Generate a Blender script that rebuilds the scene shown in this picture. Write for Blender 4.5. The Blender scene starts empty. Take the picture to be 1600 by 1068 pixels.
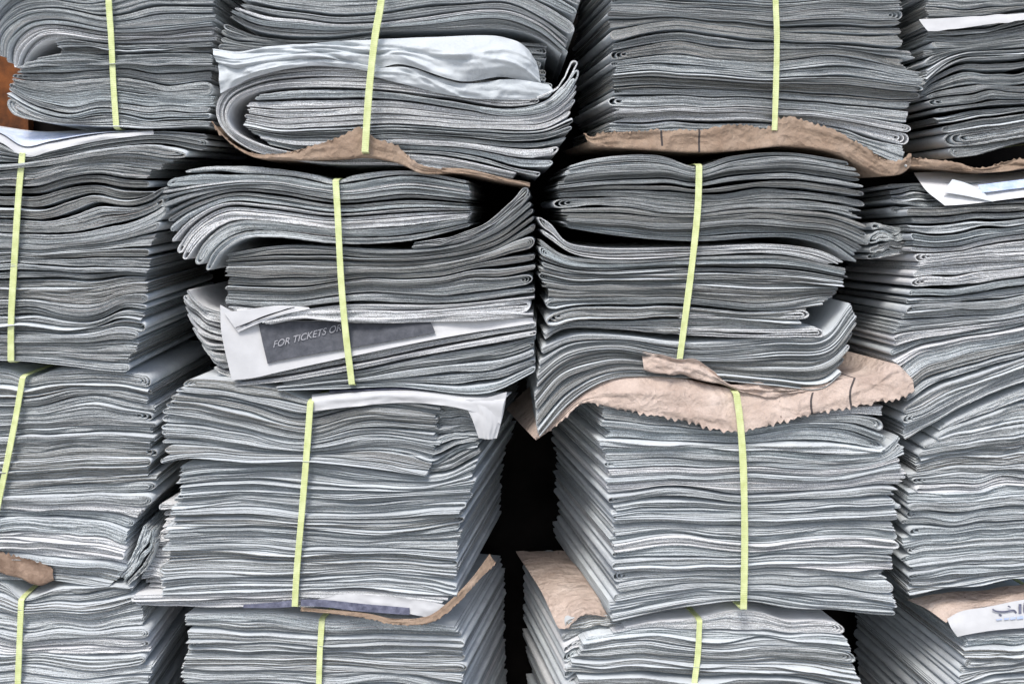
import bpy, math, random
import numpy as np
from mathutils import Vector

random.seed(7)
rng = np.random.default_rng(7)
scene = bpy.context.scene
C = scene.collection

# ------------------------------------------------------------ camera, sky, sun, exposure
S = 0.00075          # metres per photo pixel on the front plane of the piles (y = 0)
D = 1.35             # camera distance from that plane
HOR = 330.0          # photo row of the eye level
CX = 800.0
CAMZ = (534.0 - HOR) * S

cam_d = bpy.data.cameras.new('camera')
cam = bpy.data.objects.new('camera', cam_d)
C.objects.link(cam)
cam.location = (0, -D, CAMZ)
cam.rotation_euler = (math.radians(90), 0, 0)
cam_d.sensor_width = 36.0
cam_d.lens = 36.0 * D / (1600 * S)
cam_d.shift_y = -(534.0 - HOR) / 1600.0
cam_d.clip_end = 200
cam_d.clip_start = 0.02
scene.camera = cam

SUN_EL, SUN_AZ = 52.0, 197.0      # azimuth, clockwise from +Y; light comes from behind the camera
world = bpy.data.worlds.new("World")
scene.world = world
world.use_nodes = True
wn = world.node_tree
sky = wn.nodes.new('ShaderNodeTexSky')
sky.sky_type = 'NISHITA'
sky.sun_disc = False
sky.sun_elevation = math.radians(SUN_EL)
sky.sun_rotation = math.radians(SUN_AZ)
bg = wn.nodes['Background']
sky.air_density = 0.95
sky.dust_density = 3.0
sky.ozone_density = 1.5
bg.inputs['Strength'].default_value = 0.125
wn.links.new(sky.outputs['Color'], bg.inputs['Color'])

sun_d = bpy.data.lights.new('sun', 'SUN')
sun_d.energy = 1.5
sun_d.angle = math.radians(18)
sun_d.color = (1.0, 0.97, 0.93)
sun = bpy.data.objects.new('sun', sun_d)
C.objects.link(sun)
az = math.radians(SUN_AZ); el = math.radians(SUN_EL)
sdir = Vector((math.sin(az) * math.cos(el), math.cos(az) * math.cos(el), math.sin(el)))
sun.rotation_euler = sdir.to_track_quat('Z', 'Y').to_euler()

scene.view_settings.view_transform = 'Standard'
scene.view_settings.look = 'None'
scene.view_settings.exposure = 0.78
scene.view_settings.gamma = 1.0

# ------------------------------------------------------------ materials
class NT:
    def __init__(s, name, rough=0.9, spec=0.25):
        s.m = bpy.data.materials.new(name); s.m.use_nodes = True
        s.t = s.m.node_tree; s.b = s.t.nodes['Principled BSDF']
        s.b.inputs['Roughness'].default_value = rough
        s.b.inputs['Specular IOR Level'].default_value = spec
    def n(s, typ, **kw):
        nd = s.t.nodes.new(typ)
        for k, v in kw.items():
            if k in nd.inputs: nd.inputs[k].default_value = v
            else: setattr(nd, k, v)
        return nd
    def l(s, a, b): s.t.links.new(a, b)
    def noise(s, vec, scale, detail=3, rough=0.55):
        nd = s.n('ShaderNodeTexNoise'); nd.inputs['Scale'].default_value = scale
        nd.inputs['Detail'].default_value = detail; nd.inputs['Roughness'].default_value = rough
        if vec is not None: s.l(vec, nd.inputs['Vector'])
        return nd.outputs['Fac']
    def mapr(s, x, a, b, c, d):
        nd = s.n('ShaderNodeMapRange'); s.l(x, nd.inputs[0])
        for i, v in enumerate((a, b, c, d)): nd.inputs[i + 1].default_value = v
        return nd.outputs[0]
    def math(s, op, a, b=None):
        nd = s.n('ShaderNodeMath'); nd.operation = op
        for i, v in enumerate((a, b)):
            if v is None: continue
            if isinstance(v, (int, float)): nd.inputs[i].default_value = v
            else: s.l(v, nd.inputs[i])
        return nd.outputs[0]
    def ramp(s, x, stops):
        nd = s.n('ShaderNodeValToRGB'); s.l(x, nd.inputs[0])
        el_ = nd.color_ramp.elements
        while len(el_) < len(stops): el_.new(0.5)
        for e, (p, c) in zip(el_, stops):
            e.position = p; e.color = (*c, 1)
        return nd.outputs[0]
    def mix(s, fac, a, b, mode='MIX'):
        nd = s.n('ShaderNodeMix'); nd.data_type = 'RGBA'; nd.blend_type = mode
        for i, v in ((0, fac), (6, a), (7, b)):
            if isinstance(v, (int, float)): nd.inputs[i].default_value = v
            elif isinstance(v, tuple): nd.inputs[i].default_value = (*v, 1)
            else: s.l(v, nd.inputs[i])
        return nd.outputs[2]
    def scalev(s, vec, sc):
        nd = s.n('ShaderNodeVectorMath'); nd.operation = 'MULTIPLY'
        s.l(vec, nd.inputs[0]); nd.inputs[1].default_value = sc
        return nd.outputs[0]
    def bump(s, h, strength, dist):
        nd = s.n('ShaderNodeBump'); nd.inputs['Strength'].default_value = strength
        nd.inputs['Distance'].default_value = dist
        s.l(h, nd.inputs['Height']); s.l(nd.outputs[0], s.b.inputs['Normal'])
    def col(s, c): s.l(c, s.b.inputs['Base Color'])

def crumple_height(t, tc):
    out = None
    for sc, w in ((22, 1.0), (58, 0.45)):
        v = t.n('ShaderNodeTexVoronoi'); v.inputs['Scale'].default_value = sc
        wob = t.n('ShaderNodeTexNoise'); wob.inputs['Scale'].default_value = sc * 0.6; t.l(tc, wob.inputs['Vector'])
        mx = t.n('ShaderNodeMix'); mx.data_type = 'VECTOR'; mx.inputs[0].default_value = 0.06
        t.l(tc, mx.inputs[4]); t.l(wob.outputs['Color'], mx.inputs[5])
        t.l(mx.outputs[1], v.inputs['Vector'])
        h = t.math('MULTIPLY', v.outputs['Distance'], w)
        out = h if out is None else t.math('ADD', out, h)
    return out

def mat_edge(name, lo, hi):
    t = NT(name, 0.95, 0.1)
    uv = t.n('ShaderNodeUVMap').outputs[0]
    oi = t.n('ShaderNodeObjectInfo')
    tc = t.n('ShaderNodeTexCoord').outputs['Object']
    streak = t.noise(t.scalev(uv, (17, 3.0, 1)), 1.0, 5, 0.72)
    fine = t.noise(t.scalev(uv, (90, 16.0, 1)), 1.0, 3, 0.6)
    grain = t.noise(t.scalev(tc, (1, 1, 1)), 900, 2, 0.6)
    broad = t.noise(t.scalev(tc, (9, 3, 16)), 1.0, 2, 0.5)
    f = t.math('MULTIPLY', t.mapr(streak, 0.28, 0.72, 0.42, 1.36), t.mapr(fine, 0.25, 0.75, 0.55, 1.3))
    f = t.math('MULTIPLY', f, t.mapr(grain, 0.34, 0.66, 0.52, 1.42))
    f = t.math('MULTIPLY', f, t.mapr(broad, 0.3, 0.7, 0.84, 1.16))
    base = t.ramp(oi.outputs['Random'], [(0, lo), (0.5, tuple((a + b) / 2 for a, b in zip(lo, hi))), (1, hi)])
    # printed colour bleeding to the page edges: faint blue, green or red stripes
    ink = t.noise(t.scalev(uv, (9, 2.3, 1)), 1.0, 2, 0.5)
    tint = t.ramp(t.noise(t.scalev(uv, (3, 1.1, 1)), 1.0, 1, 0.5),
                  [(0.3, (0.32, 0.42, 0.55)), (0.48, (0.36, 0.45, 0.44)), (0.6, (0.52, 0.38, 0.33))])
    base = t.mix(t.mapr(ink, 0.54, 0.68, 0.0, 0.5), base, tint)
    fcol = t.n('ShaderNodeCombineColor')
    for i in range(3): t.l(f, fcol.inputs[i])
    t.col(t.mix(1.0, base, fcol.outputs[0], 'MULTIPLY'))
    t.bump(t.math('ADD', fine, grain), 0.8, 0.0012)
    return t.m

def mat_page(name, base, ink=0.5, text=True, crumple=False):
    """newsprint page: faint lines of print with picture blocks"""
    t = NT(name, 0.8, 0.2)
    uv = t.n('ShaderNodeUVMap').outputs[0]
    tc = t.n('ShaderNodeTexCoord').outputs['Object']
    mott = t.noise(tc, 60, 4, 0.6)
    c = t.mix(t.mapr(mott, 0.3, 0.7, 0, 1), tuple(x * 0.9 for x in base), base)
    if text:
        words = t.noise(t.scalev(uv, (1, 6, 1)), 300, 2, 0.6)
        blk = t.noise(uv, 18, 1, 0.4)
        k = t.math('MULTIPLY', t.mapr(words, 0.45, 0.6, 0, ink), t.mapr(blk, 0.45, 0.55, 0, 1))
        c = t.mix(k, c, (0.16, 0.17, 0.2))
    t.col(c)
    wr = t.noise(tc, 35, 4, 0.55)
    t.b.inputs['Specular IOR Level'].default_value = 0.08
    if crumple: t.bump(crumple_height(t, tc), 0.5, 0.006)
    else: t.bump(wr, 0.22 if not text else 0.4, 0.003)
    return t.m

def mat_kraft(name, marks=(), pink=False):
    t = NT(name, 0.85, 0.2)
    tc = t.n('ShaderNodeTexCoord').outputs['Object']
    uv = t.n('ShaderNodeUVMap').outputs[0]
    a = t.noise(tc, 25, 5, 0.6)
    fib = t.noise(t.scalev(tc, (1, 1, 4)), 500, 3, 0.7)
    c = t.ramp(a, [(0.3, (0.22, 0.155, 0.11)), (0.55, (0.31, 0.235, 0.175)), (0.75, (0.40, 0.315, 0.25))])
    if pink: c = t.ramp(a, [(0.3, (0.42, 0.335, 0.285)), (0.55, (0.55, 0.455, 0.395)), (0.75, (0.64, 0.55, 0.49))])
    c = t.mix(t.mapr(fib, 0.3, 0.75, 0, 0.35), c, (0.22, 0.15, 0.11))
    spots = t.noise(tc, 160, 1, 0.4)
    c = t.mix(t.mapr(spots, 0.78, 0.82, 0, 0.8), c, (0.08, 0.05, 0.04))
    if marks:
        sp = t.n('ShaderNodeSeparateXYZ'); t.l(uv, sp.inputs[0])
        for (u0, w, v0, v1) in marks:
            d = t.math('ABSOLUTE', t.math('SUBTRACT', sp.outputs[0], u0))
            k = t.math('LESS_THAN', d, w)
            k = t.math('MULTIPLY', k, t.math('GREATER_THAN', sp.outputs[1], v0))
            k = t.math('MULTIPLY', k, t.math('LESS_THAN', sp.outputs[1], v1))
            c = t.mix(t.math('MULTIPLY', k, 0.9), c, (0.03, 0.03, 0.035))
    t.col(c)
    t.bump(t.math('ADD', crumple_height(t, tc), t.math('MULTIPLY', t.noise(tc, 140, 4, 0.6), 0.4)), 1.0, 0.006)
    return t.m

def mat_strap():
    t = NT('strap_plastic', 0.42, 0.5)
    uv = t.n('ShaderNodeUVMap').outputs[0]
    w = t.n('ShaderNodeTexWave'); w.wave_type = 'BANDS'; w.bands_direction = 'X'
    w.inputs['Scale'].default_value = 130
    t.l(uv, w.inputs['Vector'])
    tc = t.n('ShaderNodeTexCoord').outputs['Object']
    a = t.noise(tc, 90, 3, 0.6)
    c = t.ramp(a, [(0.3, (0.46, 0.52, 0.20)), (0.7, (0.63, 0.69, 0.36))])
    t.col(t.mix(t.mapr(w.outputs['Fac'], 0, 1, 0, 0.15), c, (0.84, 0.86, 0.58)))
    t.bump(w.outputs['Fac'], 0.22, 0.0005)
    t.b.inputs['Subsurface Weight'].default_value = 0.0
    return t.m

def mat_plain(name, c1, c2, scale=60, rough=0.85, bump=0.4, dist=0.003):
    t = NT(name, rough, 0.2)
    tc = t.n('ShaderNodeTexCoord').outputs['Object']
    t.col(t.ramp(t.noise(tc, scale, 5, 0.62), [(0.3, c1), (0.7, c2)]))
    t.bump(t.noise(tc, scale * 2, 4, 0.6), bump, dist)
    return t.m

M = {}
M['edge'] = mat_edge('newsprint_edge', (0.385, 0.41, 0.41), (0.61, 0.64, 0.64))
M['edge_light'] = mat_edge('newsprint_edge_light', (0.69, 0.715, 0.72), (0.82, 0.84, 0.845))
M['edge_dark'] = mat_edge('newsprint_edge_dark', (0.30, 0.315, 0.31), (0.405, 0.42, 0.415))
M['edge_taupe'] = mat_edge('newsprint_edge_taupe', (0.25, 0.25, 0.235), (0.345, 0.345, 0.325))
M['edge_cool'] = mat_edge('newsprint_edge_cool', (0.43, 0.48, 0.49), (0.605, 0.655, 0.67))
M['page'] = mat_page('newsprint_page', (0.60, 0.64, 0.66), 0.35)
M['white'] = mat_page('white_page', (0.70, 0.71, 0.72), 0.10)
M['blank'] = mat_page('blank_page', (0.54, 0.55, 0.56), 0.0, False)
M['crumple'] = mat_page('crumpled_newsprint', (0.53, 0.57, 0.59), 0.16, True, True)
M['blue'] = mat_plain('blue_print', (0.30, 0.40, 0.62), (0.55, 0.62, 0.78), 90)
M['pale_blue'] = mat_plain('pale_blue_print', (0.48, 0.56, 0.72), (0.72, 0.76, 0.84), 70)
M['navy'] = mat_plain('navy_print', (0.06, 0.065, 0.10), (0.19, 0.20, 0.27), 120)
M['advert'] = mat_plain('dark_grey_print', (0.055, 0.06, 0.07), (0.095, 0.10, 0.115), 120)
M['letter'] = mat_plain('grey_lettering', (0.25, 0.26, 0.28), (0.38, 0.38, 0.41), 200)
M['kraft'] = mat_kraft('kraft_paper')
M['kraft_dark'] = mat_plain('dark_kraft', (0.13, 0.085, 0.06), (0.33, 0.24, 0.18), 70, .85, .6)
M['kraft_warm'] = mat_kraft('kraft_paper_warm', (), True)
M['strap'] = mat_strap()

# ------------------------------------------------------------ mesh helpers
def w3(px, py, y):
    """photo column / row on a surface standing at depth y -> place in metres"""
    f = (D + y) / D
    return (px - CX) * S * f, y, CAMZ + (HOR - py) * S * f

def resample(pts, n, closed=False):
    """smooth curve through pts, n points evenly spaced along it; pts (k, dim)"""
    P = np.asarray(pts, float)
    if len(P) == 2:
        t = np.linspace(0, 1, n)[:, None]
        return P[0] * (1 - t) + P[1] * t
    d = np.linalg.norm(np.diff(P[:, :2], axis=0), axis=1) ** 0.5
    d = np.maximum(d, 1e-6)
    k = np.concatenate([[0], np.cumsum(d)])
    # finite-difference tangents (non-uniform Catmull-Rom)
    m = np.zeros_like(P)
    sl = np.diff(P, axis=0) / d[:, None]
    m[0] = sl[0]; m[-1] = sl[-1]
    for i in range(1, len(P) - 1):
        m[i] = (sl[i - 1] * d[i] + sl[i] * d[i - 1]) / (d[i] + d[i - 1])
    out = []
    for i in range(len(P) - 1):
        t = np.linspace(0, 1, 24, endpoint=False)[:, None]
        h00 = 2 * t**3 - 3 * t**2 + 1; h10 = t**3 - 2 * t**2 + t
        h01 = -2 * t**3 + 3 * t**2; h11 = t**3 - t**2
        out.append(h00 * P[i] + h10 * d[i] * m[i] + h01 * P[i + 1] + h11 * d[i] * m[i + 1])
    out.append(P[-1:])
    Q = np.concatenate(out)
    s = np.concatenate([[0], np.cumsum(np.linalg.norm(np.diff(Q[:, :2], axis=0), axis=1))])
    t = np.linspace(0, s[-1], n)
    return np.stack([np.interp(t, s, Q[:, j]) for j in range(Q.shape[1])], 1)

def noise1(n, freq, seed=None):
    """smooth 1-D noise, about -1..1, over n samples with freq bumps"""
    k = max(4, int(freq) + 3)
    r = rng.uniform(-1, 1, k)
    x = np.linspace(0, k - 1.001, n); i = x.astype(int); f = x - i; f = f * f * (3 - 2 * f)
    return r[i] * (1 - f) + r[np.minimum(i + 1, k - 1)] * f

class Field:
    """smooth 2-D noise on the unit square"""
    def __init__(s, a, b): s.g = rng.uniform(-1, 1, (a + 2, b + 2)); s.a = a; s.b = b
    def __call__(s, u, v):
        x = np.clip(u, 0, 1) * s.a; y = np.clip(v, 0, 1) * s.b
        i = x.astype(int); j = y.astype(int); fx = x - i; fy = y - j
        fx = fx * fx * (3 - 2 * fx); fy = fy * fy * (3 - 2 * fy); g = s.g
        return (g[i, j] * (1 - fx) + g[i + 1, j] * fx) * (1 - fy) + (g[i, j + 1] * (1 - fx) + g[i + 1, j + 1] * fx) * fy

class MB:
    def __init__(s): s.v = []; s.f = []; s.uv = []; s.mi = []; s.n = 0
    def grid(s, P, UV, mi=0, flip=False):
        """P (a,b,3), UV (a,b,2)"""
        a, b = P.shape[:2]
        idx = s.n + np.arange(a * b).reshape(a, b)
        q = np.stack([idx[:-1, :-1], idx[1:, :-1], idx[1:, 1:], idx[:-1, 1:]], -1).reshape(-1, 4)
        if flip: q = q[:, ::-1]
        s.v.append(P.reshape(-1, 3)); s.uv.append(UV.reshape(-1, 2)); s.f.append(q)
        s.mi.append(np.full(len(q), mi, np.int32)); s.n += a * b
    def build(s, name, mats, parent=None, smooth=True):
        v = np.concatenate(s.v).astype(np.float32); f = np.concatenate(s.f).astype(np.int32)
        uv = np.concatenate(s.uv).astype(np.float32); mi = np.concatenate(s.mi)
        me = bpy.data.meshes.new(name)
        me.vertices.add(len(v)); me.vertices.foreach_set('co', v.ravel())
        me.loops.add(f.size); me.loops.foreach_set('vertex_index', f.ravel())
        me.polygons.add(len(f)); me.polygons.foreach_set('loop_start', np.arange(0, f.size, 4, dtype=np.int32))
        me.polygons.foreach_set('material_index', mi)
        me.polygons.foreach_set('use_smooth', np.full(len(f), smooth))
        l = me.uv_layers.new(name='UVMap'); l.data.foreach_set('uv', uv[f.ravel()].ravel())
        for m in mats: me.materials.append(m)
        me.update(); me.validate()
        o = bpy.data.objects.new(name, me); C.objects.link(o)
        if parent is not None:
            o.parent = parent
            o.matrix_parent_inverse = parent.matrix_world.inverted() if False else o.matrix_parent_inverse
        return o

def settle(o, parent):
    """keep a part where it was modelled while it hangs on the empty at its bundle's base"""
    o.parent = parent
    loc = parent.location
    me = o.data
    me.transform(__import__('mathutils').Matrix.Translation(-loc))

class Bundle:
    def __init__(s, label, x, ybase, y0=0.0, k=0.0, kz=0.0, depth=0.29):
        o = bpy.data.objects.new('newspaper_bundle', None); C.objects.link(o)
        X, Y, Z = w3(x, ybase, y0)
        o.location = (X, Y + depth / 2, Z)
        o.empty_display_size = 0.05
        o['label'] = label; o['category'] = 'newspaper bundle'
        o['group'] = 'tied bundles of old newspapers stacked in columns'
        s.o = o; s.y0 = y0; s.k = k; s.kz = kz; s.depth = depth

    def leaf(s, mb, path, th, yf, uoff, droop, closed_ends=True, yb=None):
        """one folded section: ribbon along path (M,2 px) with thickness th (M px), running back from its front edge"""
        Mn = len(path)
        tan = np.gradient(path, axis=0); tan /= np.maximum(np.linalg.norm(tan, axis=1), 1e-6)[:, None]
        nor = np.stack([tan[:, 1], -tan[:, 0]], 1)          # px space (y down)
        y0 = s.y0
        F0 = (D + y0) / D
        def P(off, y, dz):
            q = path + nor * off[:, None]
            x = (q[:, 0] - CX) * S * F0 + s.k * (y - y0)
            z = CAMZ + (HOR - q[:, 1]) * S * F0 + s.kz * (y - y0) - dz
            return np.stack([x, y + 0 * x, z], 1)
        h = th / 2
        back = np.full(Mn, y0 + s.depth + (yb or 0.0))
        st = [(0.7 * h, yf, droop), (h, yf + 0.0006, droop * 0.93), (h, yf + 0.011, droop * 0.12), (h, back, 0 * droop)]
        arc = np.concatenate([[0], np.cumsum(np.linalg.norm(np.diff(path, axis=0), axis=1))]) * S
        for sg in (1, -1):
            ss = st if sg > 0 else [st[0], st[3]] if closed_ends else [st[0], st[2], st[3]]
            G = np.stack([P(sg * a, y, dz) for a, y, dz in ss], 1)
            UV = np.stack([np.stack([arc + uoff, (y - y0) + 0 * arc + uoff], 1) for a, y, dz in ss], 1)
            mb.grid(G, UV, 1, flip=(sg < 0))
            if closed_ends:
                pass
        f = np.stack([P(-0.7 * h, yf, droop), P(0.7 * h, yf, droop)], 1)
        UVf = np.stack([np.stack([arc + uoff * 7, uoff * 31 + 0 * arc], 1), np.stack([arc + uoff * 7, uoff * 31 + 1.0 + 0 * arc], 1)], 1)
        mb.grid(f, UVf, 0)
        # ends
        for i, fl in ((0, False), (Mn - 1, True)):
            sl = slice(i, i + 1)
            a = np.stack([P(-np.minimum(h, 9), y, dz)[sl] for a_, y, dz in st[1:]], 0)
            b = np.stack([P(np.minimum(h, 9), y, dz)[sl] for a_, y, dz in st[1:]], 0)
            G = np.concatenate([a, b], 1)
            ys = np.array([0, 0.01, s.depth])
            UV = np.stack([np.stack([ys + uoff * 7, uoff * 31 + 0 * ys], 1), np.stack([ys + uoff * 7, uoff * 31 + 1 + 0 * ys], 1)], 1)
            mb.grid(G, UV, 0, flip=fl)

    def papers(s, guides, n, left='open', right='fold', J=4, dy=0.0, wob=0.35, gap=0.12, rag=(6, 6), mats=('edge', 'page'),
               jut=0.18, N=64, fray=0.0015, droopk=1.0, var=0.35, label=None, thin=1.0, splay=(0.0, 0.0)):
        """n newspapers filling the space between guide curves.  guides = [(v, [(px,py)...])], v 0 at the top"""
        vs = np.array([g[0] for g in guides]); G = np.stack([resample(g[1], N) for g in guides])   # (g,N,2)
        K = len(vs)
        m = np.zeros_like(G)
        dv = np.diff(vs)[:, None, None]; sl = np.diff(G, axis=0) / dv
        m[0] = sl[0]; m[-1] = sl[-1]
        for i in range(1, K - 1): m[i] = (sl[i - 1] + sl[i]) / 2
        U = np.linspace(0, 1, N)
        fld = Field(4, max(3, n // 3)); fld2 = Field(9, max(4, n // 2))
        hstep = 1.0 / n
        def surf(v):                                         # v (N,) -> (N,2)
            v = v + hstep * (wob * 1.6 * fld(U, v) + wob * 0.6 * fld2(U, v)) * np.clip(v * n, 0, 1) * np.clip((1 - v) * n, 0, 1)
            v = np.clip(v, 0, 1)
            i = np.clip(np.searchsorted(vs, v, side='right') - 1, 0, K - 2)
            h = (vs[i + 1] - vs[i]); t = ((v - vs[i]) / h)[:, None]; h = h[:, None]
            a = np.arange(N)
            return ((2*t**3 - 3*t**2 + 1) * G[i, a] + (t**3 - 2*t**2 + t) * h * m[i, a]
                    + (-2*t**3 + 3*t**2) * G[i + 1, a] + (t**3 - t**2) * h * m[i + 1, a])
        wts = rng.uniform(1 - var, 1 + var, n)
        for i in range(n):
            if rng.random() < 0.12: wts[i] *= 1.5
        bd = np.concatenate([[0], np.cumsum(wts)]); bd /= bd[-1]
        fr = Field(5, max(3, n // 2)); fr2 = Field(12, n)
        tone = rng.normal() * 0.8
        for i in range(n):
            va, vb = bd[i], bd[i + 1]
            vm = (va + vb) / 2; hv = (vb - va) / 2
            g = gap * (0.3 if rng.random() < .4 else rng.uniform(0.8, 2.9))
            fill = np.clip(1 - g - 0.18 * np.maximum(0, noise1(N, rng.integers(3, 7)) - 0.1) * rng.uniform(0, 2.2), 0.45, 1.0)
            fill = fill * (1 - splay[0] * np.exp(-U / 0.09) * rng.uniform(.5, 1.3) - splay[1] * np.exp(-(1 - U) / 0.09) * rng.uniform(.5, 1.3))
            lf = left if left != 'mix' else ('fold' if rng.random() < 0.55 else 'open')
            rf = right if right != 'mix' else ('fold' if rng.random() < 0.55 else 'open')
            if lf == 'fold' and rf == 'fold':
                if rng.random() < 0.5: lf = 'fold2'
                else: rf = 'fold2'
            rL, rR = rng.uniform(0, rag[0]), rng.uniform(0, rag[1])
            base_y = s.y0 + dy + rng.normal(0, 0.0026)
            wave_y = 0.0020 * noise1(N, 3)
            wave_y = wave_y + 0.0034 * fr(U, np.full(N, vm)) + 0.0014 * fr2(U, np.full(N, vm))
            lean = rng.normal(0.0004, 0.0010) + 0.0023 * noise1(N, rng.integers(2, 6))
            jt = rng.random() < jut
            Ji = J if rng.random() < 0.75 else max(2, J - 1)
            mb = MB()
            T0 = surf(np.full(N, vm) - hv * fill); B0 = surf(np.full(N, vm) + hv * fill)
            hp = np.linalg.norm(T0 - B0, axis=1)
            def trim(A, a, b):
                sL = np.concatenate([[0], np.cumsum(np.linalg.norm(np.diff(A, axis=0), axis=1))])
                t = np.linspace(a, max(a + 5, sL[-1] - b), N)
                return np.stack([np.interp(t, sL, A[:, 0]), np.interp(t, sL, A[:, 1])], 1)
            xoff = random.uniform(0, 40)
            def cap(Te, Be, tg, bul):
                c = (Te + Be) / 2; h = (Te - Be) / 2
                th_ = np.linspace(0, math.pi, 9)[1:-1]
                L = np.linalg.norm(h)
                return np.array([c + h * math.cos(a) + tg * L * bul * math.sin(a) for a in th_])
            slot = 0.3 if rng.random() < 0.4 else rng.uniform(0.8, 2.6)
            bulR, bulL = rng.uniform(0.9, 2.2), rng.uniform(0.9, 2.2)
            for j in range(Ji):
                sj = (j + 0.5) / Ji
                T = surf(np.full(N, vm) - hv * fill * sj); B = surf(np.full(N, vm) + hv * fill * sj)
                in_ = (Ji - 1 - j) * slot * float(hp.mean()) / Ji
                oL1, oL2 = (rng.uniform(0, 4, 2) if lf == 'open' else (in_, in_))
                oR1, oR2 = (rng.uniform(0, 4, 2) if rf == 'open' else (in_, in_))
                capr = np.linalg.norm(T[-1] - B[-1]) * 0.5 * bulR if rf.startswith('fold') else 0
                capl = np.linalg.norm(T[0] - B[0]) * 0.5 * bulL if lf.startswith('fold') else 0
                T = trim(T, rL + oL1 + capl, rR + oR1 + capr); B = trim(B, rL + oL2 + capl, rR + oR2 + capr)
                tgR = T[-1] - T[-4] + B[-1] - B[-4]; tgR /= max(1e-6, np.linalg.norm(tgR))
                tgL = T[0] - T[3] + B[0] - B[3]; tgL /= max(1e-6, np.linalg.norm(tgL))
                pieces = []
                thv = hp / (2 * Ji) * 0.95 * thin
                if rf == 'open' and lf == 'open':
                    pieces = [(T, thv, lean * sj), (B, thv, -lean * sj)]
                elif rf.startswith('fold') and not lf == 'fold':
                    c_ = cap(T[-1], B[-1], tgR, bulR)
                    pieces = [(np.concatenate([T, c_, B[::-1]]), np.concatenate([thv, np.full(len(c_), thv[-1]), thv[::-1]]),
                               sj * np.concatenate([lean, np.linspace(lean[-1], -lean[-1], len(c_)), -lean[::-1]]))]
                elif lf.startswith('fold'):
                    c_ = cap(T[0], B[0], tgL, bulL)
                    pieces = [(np.concatenate([T[::-1], c_, B]), np.concatenate([thv[::-1], np.full(len(c_), thv[0]), thv]),
                               sj * np.concatenate([lean[::-1], np.linspace(lean[0], -lean[0], len(c_)), -lean]))]
                for (pth, th, lsh) in pieces:
                    M_ = len(pth)
                    pth = pth + np.stack([0 * th, 0.10 * th * rng.uniform(-1, 1, M_)], 1)
                    th = th * (1 + 0.10 * rng.uniform(-1, 1, M_))
                    yf = base_y + rng.normal(0, 0.0008) + lsh + (wave_y if M_ == N else np.concatenate([wave_y, np.full(M_ - 2 * N, wave_y[-1]), wave_y[::-1]]) if not lf.startswith('fold') or rf == 'fold'
                            else np.concatenate([wave_y[::-1], np.full(M_ - 2 * N, wave_y[0]), wave_y])) \
                         + fray * noise1(M_, 9) + fray * 0.5 * noise1(M_, 25)
                    dr = np.abs(rng.normal(0, 0.25)) * S + 0 * yf
                    if jt and j == Ji - 1:
                        a_ = 0.5 + 0.5 * noise1(M_, 4)
                        half = np.arange(M_) < N if M_ > N else np.ones(M_, bool)
                        yf = yf - 0.0055 * a_ * rng.uniform(0.4, 1.3)
                        dr = dr + S * droopk * rng.uniform(1.5, 5.0) * a_
                    s.leaf(mb, pth, th, yf, rng.uniform(0, 9), dr, yb=rng.uniform(-0.01, 0.01))
            mt = mats
            if mats == ('edge', 'page'):
                tone = 0.72 * tone + 0.70 * rng.normal()
                mt = ('edge_light', 'white') if tone > 1.15 else ('edge_taupe', 'page') if tone < -1.0 else ('edge_dark', 'page') if tone < -0.35 else ('edge_cool', 'page') if tone > 0.55 else mats
            o = mb.build('newspaper', [M[mt[0]], M[mt[1]]])
            settle(o, s.o)
            if label: o['label'] = label

    def strap(s, front, w=12.5, lift=0.005):
        """flat band: over the top, down the front (front = [(px,py)...]), and back underneath"""
        pts = []
        F = resample(front, 40)
        bow = np.sin(np.linspace(0, math.pi, 40))
        yy = s.y0 - lift - 0.002 * bow
        fr = np.array([w3(a, b, s.y0) for a, b in F]); fr[:, 1] = yy
        x0, _, z0 = fr[0]; x1, _, z1 = fr[-1]
        top = [(x0 + s.k * d, s.y0 + d, z0 + 0.0028 + s.kz * d) for d in np.linspace(s.depth, 0.004, 10)]
        top.append((x0, s.y0 - lift * 0.55, z0 + 0.0016))
        bot = [(x1, s.y0 - lift * 0.55, z1 - 0.0016)] + [(x1 + s.k * d, s.y0 + d, z1 - 0.003 + s.kz * d) for d in np.linspace(0.004, s.depth, 10)]
        P = np.array(top + list(map(tuple, fr)) + bot)
        tan = np.gradient(P, axis=0); tan /= np.linalg.norm(tan, axis=1)[:, None]
        tw = noise1(len(P), 6) * 0.12
        side = np.stack([np.cos(tw), np.sin(tw) * 0.6, 0 * tw], 1)
        side -= tan * (side * tan).sum(1)[:, None]; side /= np.linalg.norm(side, axis=1)[:, None]
        nrm = np.cross(tan, side)
        arc = np.concatenate([[0], np.cumsum(np.linalg.norm(np.diff(P, axis=0), axis=1))])
        hw = 0.75 * w * S / 2 * (1 + 0.05 * noise1(len(P), 8)); ht = 0.0005
        prof = [(-1, -1), (-1, 1), (-0.82, 1.7), (-0.3, 1.1), (0.3, 1.1), (0.82, 1.7), (1, 1), (1, -1), (-1, -1)]
        G = np.stack([P + side * (hw * a)[:, None] + nrm * (ht * b) for a, b in prof], 1)
        UV = np.stack([np.stack([arc, 0 * arc + a * 0.005], 1) for a, b in prof], 1)
        mb = MB(); mb.grid(G, UV)
        o = mb.build('strap', [M['strap']], smooth=False); settle(o, s.o)
        return o

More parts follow.
